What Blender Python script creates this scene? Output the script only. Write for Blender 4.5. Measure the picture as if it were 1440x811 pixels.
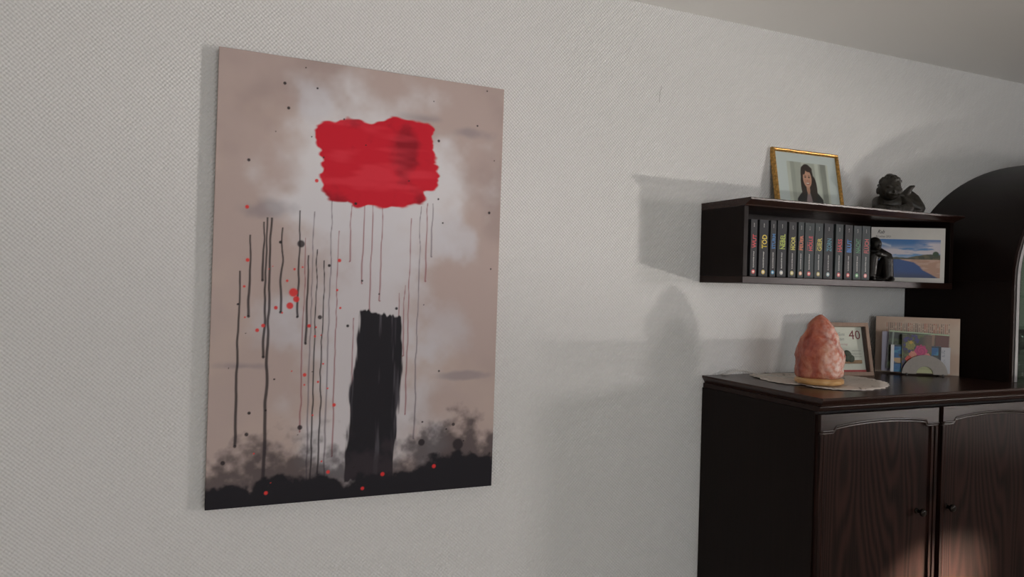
import bpy, bmesh, math, random
import numpy as np
from mathutils import Matrix, Vector

for o in list(bpy.data.objects):
    bpy.data.objects.remove(o, do_unlink=True)
sc = bpy.context.scene
C = sc.collection
PI = math.pi

# ------------------------------------------------------------------ camera
cam_d = bpy.data.cameras.new('camera')
cam = bpy.data.objects.new('camera', cam_d); C.objects.link(cam)
Rw = np.array([[0.9138, 0.0208, 0.4055], [-0.4053, -0.0165, 0.9141], [0.0257, -0.9996, -0.0067]])
U_, _s, V_ = np.linalg.svd(Rw); Rw = U_ @ V_
m = Matrix.Identity(4)
for i in range(3):
    m[i][0] = Rw[i, 0]; m[i][1] = -Rw[i, 1]; m[i][2] = -Rw[i, 2]
m[0][3], m[1][3], m[2][3] = 0.0, -2.0753, 1.552
cam.matrix_world = m
cam_d.sensor_width = 36.0
cam_d.lens = 1029.9 / 1440 * 36.0
cam_d.clip_start = 0.05
sc.camera = cam

# ------------------------------------------------------------------ world, lights, exposure
w = bpy.data.worlds.new('daylight'); sc.world = w; w.use_nodes = True
w.node_tree.nodes['Background'].inputs[0].default_value = (0.75, 0.85, 1.0, 1)
w.node_tree.nodes['Background'].inputs[1].default_value = 0.8

def area(name, loc, target, sx, sy, power, col, spread=PI):
    d = bpy.data.lights.new(name, 'AREA'); d.shape = 'RECTANGLE'; d.size = sx; d.size_y = sy
    d.energy = power; d.color = col; d.spread = spread
    o = bpy.data.objects.new(name, d); C.objects.link(o)
    o.location = loc
    o.rotation_euler = (Vector(target) - Vector(loc)).to_track_quat('-Z', 'Y').to_euler()
    return o

# daylight through the upper half of the balcony door, low glare from an unseen source beyond its sill,
# fill light at a window added behind the camera, a sun ray through a slot added for it
area('balcony_door_daylight', (7.36, -5.10, 1.80), (-0.2, 0.0, 1.35), 1.0, 0.75, 13, (1.0, 0.905, 0.885), 0.95)
area('low_glare_light', (9.50, -6.90, -0.27), (0.9, 0.0, 1.65), 0.36, 0.14, 13.0, (1.0, 0.895, 0.87), 0.6)  # unseen low source assumed outside; the window sill trims its beam
area('rear_fill_light', (0.9, -6.35, 1.55), (0.9, -3.0, 0.2), 2.4, 1.3, 74, (0.97, 0.985, 1.0))  # fill light added for soft ambient from behind
SUN_DIR = Vector((1.25, -0.90, 0.30))            # from the sideboard towards the sun
ray = area('sun_ray', Vector((2.185, -.525, .62)) + SUN_DIR * 4.30, (2.185, -.525, .62), 0.05, 0.05, 2.2, (1.0, 0.80, 0.64), math.radians(3.0))

sc.view_settings.view_transform = 'Standard'
sc.view_settings.look = 'None'
sc.view_settings.gamma = 1.0
sc.view_settings.use_curve_mapping = False
sc.view_settings.exposure = -0.24

# ------------------------------------------------------------------ helpers
def lin(c):
    c = np.asarray(c, float)
    return np.where(c <= 0.04045, c / 12.92, ((c + 0.055) / 1.055) ** 2.4)
def srgb(r, g, b):
    return tuple(float(x) for x in lin(np.array([r, g, b]) / 255.0)) + (1.0,)

def new_mat(name):
    mt = bpy.data.materials.new(name); mt.use_nodes = True
    nt = mt.node_tree
    return mt, nt, nt.nodes['Principled BSDF']

def plain(name, col, rough=0.5, metal=0.0, noise=0.0, scale=40, spec=0.5, coat=0.0):
    mt, nt, b = new_mat(name)
    b.inputs['Roughness'].default_value = rough
    b.inputs['Metallic'].default_value = metal
    b.inputs['Specular IOR Level'].default_value = spec
    b.inputs['Coat Weight'].default_value = coat
    b.inputs['Coat Roughness'].default_value = 0.15
    if noise > 0:
        tc = nt.nodes.new('ShaderNodeTexCoord')
        n = nt.nodes.new('ShaderNodeTexNoise'); n.inputs['Scale'].default_value = scale; n.inputs['Detail'].default_value = 4
        r = nt.nodes.new('ShaderNodeValToRGB')
        r.color_ramp.elements[0].position = 0.3; r.color_ramp.elements[1].position = 0.7
        r.color_ramp.elements[0].color = tuple(c * (1 - noise) for c in col[:3]) + (1,)
        r.color_ramp.elements[1].color = tuple(min(1, c * (1 + noise)) for c in col[:3]) + (1,)
        nt.links.new(tc.outputs['Object'], n.inputs['Vector'])
        nt.links.new(n.outputs['Fac'], r.inputs[0]); nt.links.new(r.outputs[0], b.inputs['Base Color'])
    else:
        b.inputs['Base Color'].default_value = col
    return mt

def wood(name, dark, light, rough=0.32, axis='Z', scale=1.0, bump=0.25, figure=True, spec=0.35):
    """dark stained oak: long grain streaks, cathedral figure, fine pores"""
    mt, nt, b = new_mat(name)
    L = nt.links
    tc = nt.nodes.new('ShaderNodeTexCoord')
    mp = nt.nodes.new('ShaderNodeMapping')
    s = [60 * scale] * 3; s['XYZ'.index(axis)] = 1.6 * scale
    mp.inputs['Scale'].default_value = s
    L.new(tc.outputs['Object'], mp.inputs['Vector'])
    n = nt.nodes.new('ShaderNodeTexNoise'); n.inputs['Scale'].default_value = 4; n.inputs['Detail'].default_value = 6; n.inputs['Roughness'].default_value = 0.7
    L.new(mp.outputs[0], n.inputs['Vector'])
    mp2 = nt.nodes.new('ShaderNodeMapping')
    s2 = [5.2 * scale] * 3; s2['XYZ'.index(axis)] = 0.85 * scale
    mp2.inputs['Scale'].default_value = s2
    L.new(tc.outputs['Object'], mp2.inputs['Vector'])
    n2 = nt.nodes.new('ShaderNodeTexNoise'); n2.inputs['Scale'].default_value = 1.0; n2.inputs['Detail'].default_value = 1.5
    L.new(mp2.outputs[0], n2.inputs['Vector'])
    mul = nt.nodes.new('ShaderNodeMath'); mul.operation = 'MULTIPLY'; mul.inputs[1].default_value = 150.0
    L.new(n2.outputs['Fac'], mul.inputs[0])
    sn = nt.nodes.new('ShaderNodeMath'); sn.operation = 'SINE'; L.new(mul.outputs[0], sn.inputs[0])
    mr = nt.nodes.new('ShaderNodeMapRange'); mr.inputs[1].default_value = -1; mr.inputs[2].default_value = 1
    L.new(sn.outputs[0], mr.inputs[0])
    mx = nt.nodes.new('ShaderNodeMath'); mx.operation = 'MULTIPLY_ADD'
    mx.inputs[1].default_value = 0.35 if figure else 0.0; L.new(mr.outputs[0], mx.inputs[0])
    hf = nt.nodes.new('ShaderNodeMath'); hf.operation = 'MULTIPLY'; hf.inputs[1].default_value = 0.65 if figure else 1.0
    L.new(n.outputs['Fac'], hf.inputs[0]); L.new(hf.outputs[0], mx.inputs[2])
    r = nt.nodes.new('ShaderNodeValToRGB')
    r.color_ramp.elements[0].position = 0.25; r.color_ramp.elements[1].position = 0.75
    r.color_ramp.elements[0].color = dark; r.color_ramp.elements[1].color = light
    L.new(mx.outputs[0], r.inputs[0]); L.new(r.outputs[0], b.inputs['Base Color'])
    b.inputs['Roughness'].default_value = rough; b.inputs['Specular IOR Level'].default_value = spec
    bp = nt.nodes.new('ShaderNodeBump'); bp.inputs['Strength'].default_value = bump; bp.inputs['Distance'].default_value = 0.0008
    L.new(mx.outputs[0], bp.inputs['Height']); L.new(bp.outputs[0], b.inputs['Normal'])
    return mt

def attr_mat(name, rough=0.5, weave=False, spec=0.4):
    """flat print: colour read from the mesh's own colour attribute"""
    mt, nt, b = new_mat(name)
    a = nt.nodes.new('ShaderNodeVertexColor'); a.layer_name = 'print'
    nt.links.new(a.outputs['Color'], b.inputs['Base Color'])
    b.inputs['Roughness'].default_value = rough
    b.inputs['Specular IOR Level'].default_value = spec
    if weave:
        tc = nt.nodes.new('ShaderNodeTexCoord')
        n = nt.nodes.new('ShaderNodeTexNoise'); n.inputs['Scale'].default_value = 900; n.inputs['Detail'].default_value = 1
        nt.links.new(tc.outputs['Object'], n.inputs['Vector'])
        bp = nt.nodes.new('ShaderNodeBump'); bp.inputs['Strength'].default_value = 0.15; bp.inputs['Distance'].default_value = 0.0006
        nt.links.new(n.outputs['Fac'], bp.inputs['Height']); nt.links.new(bp.outputs[0], b.inputs['Normal'])
    return mt

def glass_mat(name, tint=(1, 1, 1, 1), rough=0.02, ior=1.45):
    mt = bpy.data.materials.new(name); mt.use_nodes = True
    nt = mt.node_tree; nt.nodes.clear()
    out = nt.nodes.new('ShaderNodeOutputMaterial')
    mix = nt.nodes.new('ShaderNodeMixShader'); fr = nt.nodes.new('ShaderNodeFresnel'); fr.inputs[0].default_value = ior
    tr = nt.nodes.new('ShaderNodeBsdfTransparent'); tr.inputs[0].default_value = tint
    gl = nt.nodes.new('ShaderNodeBsdfGlossy'); gl.inputs['Roughness'].default_value = rough
    ge = nt.nodes.new('ShaderNodeNewGeometry'); ma = nt.nodes.new('ShaderNodeMath'); ma.operation = 'SUBTRACT'; ma.inputs[0].default_value = 1.0
    mm = nt.nodes.new('ShaderNodeMath'); mm.operation = 'MULTIPLY'
    nt.links.new(ge.outputs['Backfacing'], ma.inputs[1]); nt.links.new(ma.outputs[0], mm.inputs[0]); nt.links.new(fr.outputs[0], mm.inputs[1])
    nt.links.new(mm.outputs[0], mix.inputs[0]); nt.links.new(tr.outputs[0], mix.inputs[1])
    nt.links.new(gl.outputs[0], mix.inputs[2]); nt.links.new(mix.outputs[0], out.inputs[0])
    return mt

def wallpaper(name, col, strength=0.5):
    """white embossed wallpaper: rows of small slanted bumps"""
    mt, nt, b = new_mat(name); L = nt.links
    b.inputs['Base Color'].default_value = col
    b.inputs['Roughness'].default_value = 0.85
    b.inputs['Specular IOR Level'].default_value = 0.12
    tc = nt.nodes.new('ShaderNodeTexCoord')
    ds = nt.nodes.new('ShaderNodeTexNoise'); ds.inputs['Scale'].default_value = 70; ds.inputs['Detail'].default_value = 2
    L.new(tc.outputs['Object'], ds.inputs['Vector'])
    vm = nt.nodes.new('ShaderNodeVectorMath'); vm.operation = 'MULTIPLY_ADD'
    vm.inputs[1].default_value = (0.004, 0.004, 0.004)
    L.new(ds.outputs['Color'], vm.inputs[0]); L.new(tc.outputs['Object'], vm.inputs[2])
    def wave(kx, kz):
        d = nt.nodes.new('ShaderNodeVectorMath'); d.operation = 'DOT_PRODUCT'; d.inputs[1].default_value = (kx, kx, kz)
        L.new(vm.outputs[0], d.inputs[0])
        s = nt.nodes.new('ShaderNodeMath'); s.operation = 'SINE'; L.new(d.outputs['Value'], s.inputs[0])
        return s
    a = wave(2 * PI / 0.0115, 2 * PI / 0.0105); c = wave(2 * PI / 0.0115, -2 * PI / 0.0125)
    ad = nt.nodes.new('ShaderNodeMath'); ad.operation = 'ADD'
    ad.operation = 'MULTIPLY_ADD'; ad.inputs[1].default_value = 1.5
    L.new(c.outputs[0], ad.inputs[0]); L.new(a.outputs[0], ad.inputs[2])
    fn = nt.nodes.new('ShaderNodeTexNoise'); fn.inputs['Scale'].default_value = 260; fn.inputs['Detail'].default_value = 2
    L.new(tc.outputs['Object'], fn.inputs['Vector'])
    a2 = nt.nodes.new('ShaderNodeMath'); a2.operation = 'MULTIPLY_ADD'; a2.inputs[1].default_value = 1.3
    L.new(fn.outputs['Fac'], a2.inputs[0]); L.new(ad.outputs[0], a2.inputs[2])
    bp = nt.nodes.new('ShaderNodeBump'); bp.inputs['Strength'].default_value = strength; bp.inputs['Distance'].default_value = 0.0005
    L.new(a2.outputs[0], bp.inputs['Height']); L.new(bp.outputs[0], b.inputs['Normal'])
    return mt

def link(name, me, mat=None, parent=None):
    o = bpy.data.objects.new(name, me); C.objects.link(o)
    if mat is not None and len(me.materials) == 0:
        me.materials.append(mat)
    if parent is not None:
        o.parent = parent
    return o
def obj(name, bm, mat, parent=None, smooth=False, bevel=0.0, seg=2):
    me = bpy.data.meshes.new(name)
    bmesh.ops.recalc_face_normals(bm, faces=bm.faces)
    bm.to_mesh(me); bm.free()
    if smooth:
        for p in me.polygons: p.use_smooth = True
    o = link(name, me, mat, parent)
    if bevel > 0:
        md = o.modifiers.new('bevel', 'BEVEL'); md.width = bevel; md.segments = seg; md.limit_method = 'ANGLE'
    return o
def thing(name, label, cat, loc=(0, 0, 0), rot=(0, 0, 0), group=None):
    o = bpy.data.objects.new(name, None); C.objects.link(o)
    o.empty_display_size = 0.05
    o.location = loc; o.rotation_euler = rot
    return tag(o, label, cat, group)
def tag(o, label, cat, group=None):
    o['label'] = label; o['category'] = cat
    if group: o['group'] = group
    return o
def struct(o, label=None, cat=None):
    o['kind'] = 'structure'
    if label: o['label'] = label
    if cat: o['category'] = cat
    return o

def box(bm, x0, x1, y0, y1, z0, z1):
    vs = [bm.verts.new((x, y, z)) for x in (x0, x1) for y in (y0, y1) for z in (z0, z1)]
    for f in ((0, 1, 3, 2), (4, 6, 7, 5), (0, 4, 5, 1), (2, 3, 7, 6), (0, 2, 6, 4), (1, 5, 7, 3)):
        bm.faces.new([vs[i] for i in f])
def bx(x0, x1, y0, y1, z0, z1):
    bm = bmesh.new(); box(bm, x0, x1, y0, y1, z0, z1); return bm
def prism_xz(bm, pts, y0, y1):
    a = [bm.verts.new((x, y0, z)) for x, z in pts]; b = [bm.verts.new((x, y1, z)) for x, z in pts]
    bm.faces.new(a); bm.faces.new(b[::-1])
    for i in range(len(pts)):
        j = (i + 1) % len(pts); bm.faces.new((a[i], b[i], b[j], a[j]))
def tube(bm, pts, r, n=8, closed=False):
    pts = [Vector(p) for p in pts]; rings = []
    N = len(pts)
    for i, p in enumerate(pts):
        if closed: t = pts[(i + 1) % N] - pts[i - 1]
        else: t = pts[min(i + 1, N - 1)] - pts[max(i - 1, 0)]
        t.normalize()
        up = Vector((0, 0, 1)) if abs(t.z) < 0.9 else Vector((0, 1, 0))
        a = t.cross(up).normalized(); b = a.cross(t)
        rr = r[i] if hasattr(r, '__len__') else r
        rings.append([bm.verts.new(p + rr * (math.cos(2 * PI * k / n) * a + math.sin(2 * PI * k / n) * b)) for k in range(n)])
    for i in range(N if closed else N - 1):
        A, B = rings[i], rings[(i + 1) % N]
        for k in range(n):
            bm.faces.new((A[k], A[(k + 1) % n], B[(k + 1) % n], B[k]))
    if not closed:
        bm.faces.new(rings[0][::-1]); bm.faces.new(rings[-1])
def lathe(bm, prof, n=32, M=None):
    """prof: (r, z) list from bottom to top; closed with caps"""
    rings = []
    for r, z in prof:
        ring = []
        for k in range(n):
            v = Vector((r * math.cos(2 * PI * k / n), r * math.sin(2 * PI * k / n), z))
            ring.append(bm.verts.new(M @ v if M else v))
        rings.append(ring)
    for A, B in zip(rings, rings[1:]):
        for k in range(n):
            bm.faces.new((A[k], A[(k + 1) % n], B[(k + 1) % n], B[k]))
    bm.faces.new(rings[0][::-1]); bm.faces.new(rings[-1])
def ball(bm, c, r, sub=2):
    r = r if hasattr(r, '__len__') else (r, r, r)
    M = Matrix.Translation(c) @ Matrix.Diagonal((r[0], r[1], r[2], 1))
    bmesh.ops.create_icosphere(bm, subdivisions=sub, radius=1.0, matrix=M)
def limb(bm, pts, rs, n=7):
    for (p, q), (a, b) in zip(zip(pts, pts[1:]), zip(rs, rs[1:])):
        for k in range(n + 1):
            t = k / n
            ball(bm, Vector(p).lerp(Vector(q), t), a + (b - a) * t, 2)
def remeshed(name, bm, mat, parent, voxel, smooth=6):
    me = bpy.data.meshes.new('tmp'); bm.to_mesh(me); bm.free()
    t = link('tmp', me)
    md = t.modifiers.new('r', 'REMESH'); md.mode = 'VOXEL'; md.voxel_size = voxel
    sm = t.modifiers.new('s', 'SMOOTH'); sm.iterations = smooth; sm.factor = 0.5
    bpy.context.view_layer.update()
    dg = bpy.context.evaluated_depsgraph_get()
    out = bpy.data.meshes.new_from_object(t.evaluated_get(dg))
    out.name = name
    bpy.data.objects.remove(t, do_unlink=True); bpy.data.meshes.remove(me)
    for p in out.polygons: p.use_smooth = True
    out.materials.clear()
    return link(name, out, mat, parent)

def text_mesh(body, bold=0.0, shear=0.0):
    cu = bpy.data.curves.new('txt', 'FONT'); cu.body = body; cu.size = 1.0; cu.shear = shear; cu.resolution_u = 2; cu.offset = bold
    t = bpy.data.objects.new('txt', cu); C.objects.link(t)
    bpy.context.view_layer.update()
    dg = bpy.context.evaluated_depsgraph_get()
    me = bpy.data.meshes.new_from_object(t.evaluated_get(dg))
    bpy.data.objects.remove(t, do_unlink=True); bpy.data.curves.remove(cu)
    n = len(me.vertices); co = np.zeros(n * 3); me.vertices.foreach_get('co', co); co = co.reshape(-1, 3)
    co[:, 0] -= co[:, 0].min(); co[:, 1] -= co[:, 1].min()
    return me, co
def lettering(name, body, mat, parent, origin, length, height, vertical=False, shear=0.0, y=0.0, bold=0.0):
    """lettering printed on a plane that faces -Y; origin is its lower left corner (x, z); vertical = reads upwards"""
    me, co = text_mesh(body, bold, shear)
    co[:, 0] *= length / max(1e-6, co[:, 0].max()); co[:, 1] *= height / max(1e-6, co[:, 1].max())
    out = np.zeros_like(co)
    if vertical:
        out[:, 0] = origin[0] + height - co[:, 1]; out[:, 2] = origin[1] + co[:, 0]
    else:
        out[:, 0] = origin[0] + co[:, 0]; out[:, 2] = origin[1] + co[:, 1]
    out[:, 1] = y
    me.vertices.foreach_set('co', out.ravel()); me.update(); me.name = name
    me.materials.clear()
    return link(name, me, mat, parent)

# ---- colour prints as numpy pictures on a dense grid
_rs = np.random.RandomState(7)
def vnoise(u, v, scale, seed=0, octaves=4, ax=1.0, ay=1.0):
    tot = np.zeros_like(u); amp = 1.0; nrm = 0
    for o in range(octaves):
        g = np.random.RandomState(seed * 31 + o).rand(64, 64)
        x = u * scale * ax * 2 ** o; y = v * scale * ay * 2 ** o
        xi = np.floor(x).astype(int); yi = np.floor(y).astype(int)
        fx = x - xi; fy = y - yi; fx = fx * fx * (3 - 2 * fx); fy = fy * fy * (3 - 2 * fy)
        a = g[yi % 64, xi % 64]; b = g[yi % 64, (xi + 1) % 64]; c = g[(yi + 1) % 64, xi % 64]; d = g[(yi + 1) % 64, (xi + 1) % 64]
        tot += amp * ((a * (1 - fx) + b * fx) * (1 - fy) + (c * (1 - fx) + d * fx) * fy); nrm += amp; amp *= 0.5
    return tot / nrm
def sstep(a, b, x):
    t = np.clip((x - a) / (b - a), 0, 1); return t * t * (3 - 2 * t)
def put(img, col, a):
    c = lin(np.array(col) / 255.0)
    return img * (1 - a[..., None]) + c * a[..., None]
def print_grid(name, w, h, nx, nz, func, mat, parent, y=0.0, wrap=0.0, x0=None, z0=0.0):
    """flat print w x h on a plane facing -Y, bottom edge at z0; wrap > 0 folds the border back by that depth"""
    x0 = -w / 2 if x0 is None else x0
    us = np.linspace(0, 1, nx + 1); vs = np.linspace(0, 1, nz + 1)
    Uu, Vv = np.meshgrid(us, vs)
    col = func(Uu, Vv)
    X = x0 + Uu * w; Z = z0 + Vv * h; Y = np.full_like(X, y)
    if wrap > 0:
        pad = lambda A: np.pad(A, 1, mode='edge')
        X, Z, Y = pad(X), pad(Z), pad(Y)
        Y[0, :] = Y[-1, :] = y + wrap; Y[:, 0] = Y[:, -1] = y + wrap
        col = np.pad(col, ((1, 1), (1, 1), (0, 0)), mode='edge')
    ny_, nx_ = X.shape
    co = np.stack([X, Y, Z], -1).reshape(-1, 3)
    idx = np.arange(ny_ * nx_).reshape(ny_, nx_)
    q = np.stack([idx[:-1, :-1], idx[:-1, 1:], idx[1:, 1:], idx[1:, :-1]], -1).reshape(-1, 4)
    me = bpy.data.meshes.new(name)
    me.vertices.add(len(co)); me.vertices.foreach_set('co', co.ravel())
    me.loops.add(q.size); me.loops.foreach_set('vertex_index', q.ravel().astype(np.int32))
    me.polygons.add(len(q)); me.polygons.foreach_set('loop_start', np.arange(0, q.size, 4, dtype=np.int32))
    me.update(calc_edges=True)
    ca = me.color_attributes.new('print', 'FLOAT_COLOR', 'POINT')
    rgba = np.ones((len(co), 4), np.float32); rgba[:, :3] = np.clip(col, 0, 1).reshape(-1, 3)
    ca.data.foreach_set('color', rgba.ravel())
    return link(name, me, mat, parent)

# ------------------------------------------------------------------ materials
M = {}
M['wall'] = wallpaper('white_wallpaper', srgb(226, 225, 223), 0.8)
M['ceiling'] = wallpaper('ceiling_wallpaper', srgb(250, 249, 246), 0.35)
M['floor'] = wood('floor_oak', srgb(206, 196, 182), srgb(228, 218, 204), 0.4, 'X', 0.6, 0.1)
M['white_paint'] = plain('white_paint', srgb(225, 225, 222), 0.4)
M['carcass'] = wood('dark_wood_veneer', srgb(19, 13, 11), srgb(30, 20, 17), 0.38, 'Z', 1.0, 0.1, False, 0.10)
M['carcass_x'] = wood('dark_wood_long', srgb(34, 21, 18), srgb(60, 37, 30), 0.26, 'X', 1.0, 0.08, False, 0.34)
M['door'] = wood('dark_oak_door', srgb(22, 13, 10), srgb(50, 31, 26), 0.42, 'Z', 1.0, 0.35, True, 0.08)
M['moulding'] = wood('dark_oak_moulding', srgb(27, 17, 14), srgb(48, 30, 25), 0.30, 'X', 1.0, 0.15, False, 0.15)
M['bead'] = plain('polished_dark_bead', srgb(44, 29, 25), 0.24, 0, 0.2, 60, 0.5)
M['gap'] = plain('dark_gap', srgb(12, 9, 8), 0.8)
M['knob'] = plain('dark_bronze_knob', srgb(30, 24, 20), 0.25, 0.6)
M['strip'] = plain('satin_metal_strip', srgb(112, 110, 110), 0.45, 0.2)
M['pane'] = glass_mat('pane', (0.97, 0.99, 0.97, 1))
M['winglass'] = plain('window_glass', (0.9, 0.95, 1, 1), 0.0); M['winglass'].node_tree.nodes['Principled BSDF'].inputs['Transmission Weight'].default_value = 1.0
M['bronze'] = plain('dark_bronze', srgb(44, 40, 34), 0.42, 0.25, 0.5, 60)
M['bronze2'] = plain('black_bronze', srgb(30, 27, 24), 0.34, 0.2, 0.4, 60)
M['gold'] = plain('antique_gold', srgb(190, 146, 80), 0.34, 0.7, 0.45, 130)
M['print'] = attr_mat('photo_print', 0.4)
M['canvas'] = attr_mat('canvas_print', 0.62, True, 0.25)
M['paper'] = plain('white_paper', srgb(222, 218, 212), 0.7, 0, 0.03, 30)
M['pages'] = plain('book_pages', srgb(196, 184, 160), 0.8, 0, 0.1, 200)
M['mat'] = plain('mat_board', srgb(206, 210, 214), 0.5)
M['ink'] = plain('black_ink', srgb(24, 22, 24), 0.6)
M['whiteink'] = plain('white_ink', srgb(214, 214, 210), 0.5)

# ================================================================== THE SETTING
XL, XR, YF, ZC = -1.7, 7.5, -6.5, 2.5
struct(obj('floor', bx(XL - .1, XR + .1, YF - .1, .1, -.1, 0), M['floor']))
struct(obj('ceiling', bx(XL - .1, XR + .1, YF - .1, .1, ZC, ZC + .1), M['ceiling']))
wb = struct(obj('wall_back', bx(XL - .1, XR + .1, 0, .1, 0, ZC), M['wall']))
struct(obj('wall_left', bx(XL - .1, XL, YF, 0, 0, ZC), M['wall']))
# hairline crack in the wallpaper above the shelf
bm = bmesh.new()
tube(bm, [(1.449, -.0006, 2.178), (1.4495, -.0006, 2.20), (1.451, -.0006, 2.215), (1.455, -.0006, 2.225), (1.457, -.0006, 2.236)], .0008, 6)
obj('hairline_crack', bm, plain('crack_grey', srgb(198, 195, 191), 0.9), wb)

def wall_with_hole(name, axis, pos, thick, a0, a1, holes):
    """wall in the plane axis = pos..pos+thick spanning a0..a1, with rectangular holes (a, b, z0, z1)"""
    bm = bmesh.new()
    def seg(p, q, z0, z1):
        if q - p < 1e-5 or z1 - z0 < 1e-5: return
        if axis == 'x': box(bm, pos, pos + thick, p, q, z0, z1)
        else: box(bm, p, q, pos, pos + thick, z0, z1)
    cur = a0
    for (p, q, z0, z1) in sorted(holes):
        seg(cur, p, 0, ZC); seg(p, q, 0, z0); seg(p, q, z1, ZC); cur = q
    seg(cur, a1, 0, ZC)
    return struct(obj(name, bm, M['wall']))
def window(name, axis, pos, a0, a1, z0, z1, rail=None, glass=True, fw=.06):
    root = bpy.data.objects.new(name, None); C.objects.link(root); struct(root)
    def put_box(nm, p, q, zz0, zz1, t0, t1, mat):
        if axis == 'x': o = obj(nm, bx(pos + t0, pos + t1, p, q, zz0, zz1), mat, root)
        else: o = obj(nm, bx(p, q, pos + t0, pos + t1, zz0, zz1), mat, root)
        return o
    for p, q in ((a0, a0 + fw), (a1 - fw, a1)): put_box('window_frame', p, q, z0, z1, .02, .08, M['white_paint'])
    for p, q in ((z0, z0 + fw), (z1 - fw, z1)): put_box('window_frame', a0 + fw, a1 - fw, p, q, .02, .08, M['white_paint'])
    zs = [z0 + fw, z1 - fw]
    if rail:
        put_box('window_frame', a0 + fw, a1 - fw, rail - fw / 2, rail + fw / 2, .02, .08, M['white_paint'])
        zs = [z0 + fw, rail - fw / 2, rail + fw / 2, z1 - fw]
    if glass:
        for k in range(0, len(zs), 2): put_box('window_pane', a0 + fw, a1 - fw, zs[k], zs[k + 1], .04, .05, M['pane'] if rail and k == 0 else M['winglass'])
    return root
# unseen slot, added to let the sun ray onto the doors
def on_right_wall(p):
    t = (XR + .05 - p[0]) / SUN_DIR.x
    return Vector(p) + t * SUN_DIR
s0 = on_right_wall((2.07, -.525, .50)); s1 = on_right_wall((2.36, -.525, .745))
SL = (min(s0.y, s1.y), max(s0.y, s1.y), min(s0.z, s1.z), max(s0.z, s1.z))
W1 = (-5.70, -4.55, .075, 2.32)  # unseen opening; sill height set to cut the low glare beam
wall_with_hole('wall_right', 'x', XR, .1, YF, 0, [W1, SL])
window('window_1', 'x', XR, *W1, rail=.50, fw=.05)
wall_with_hole('wall_front', 'y', YF - .1, .1, XL, XR, [(-.4, 2.2, .8, 2.3)])
window('fill_window', 'y', YF - .1, -.4, 2.2, .8, 2.3)  # unseen window, added to go with the rear fill

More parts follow.
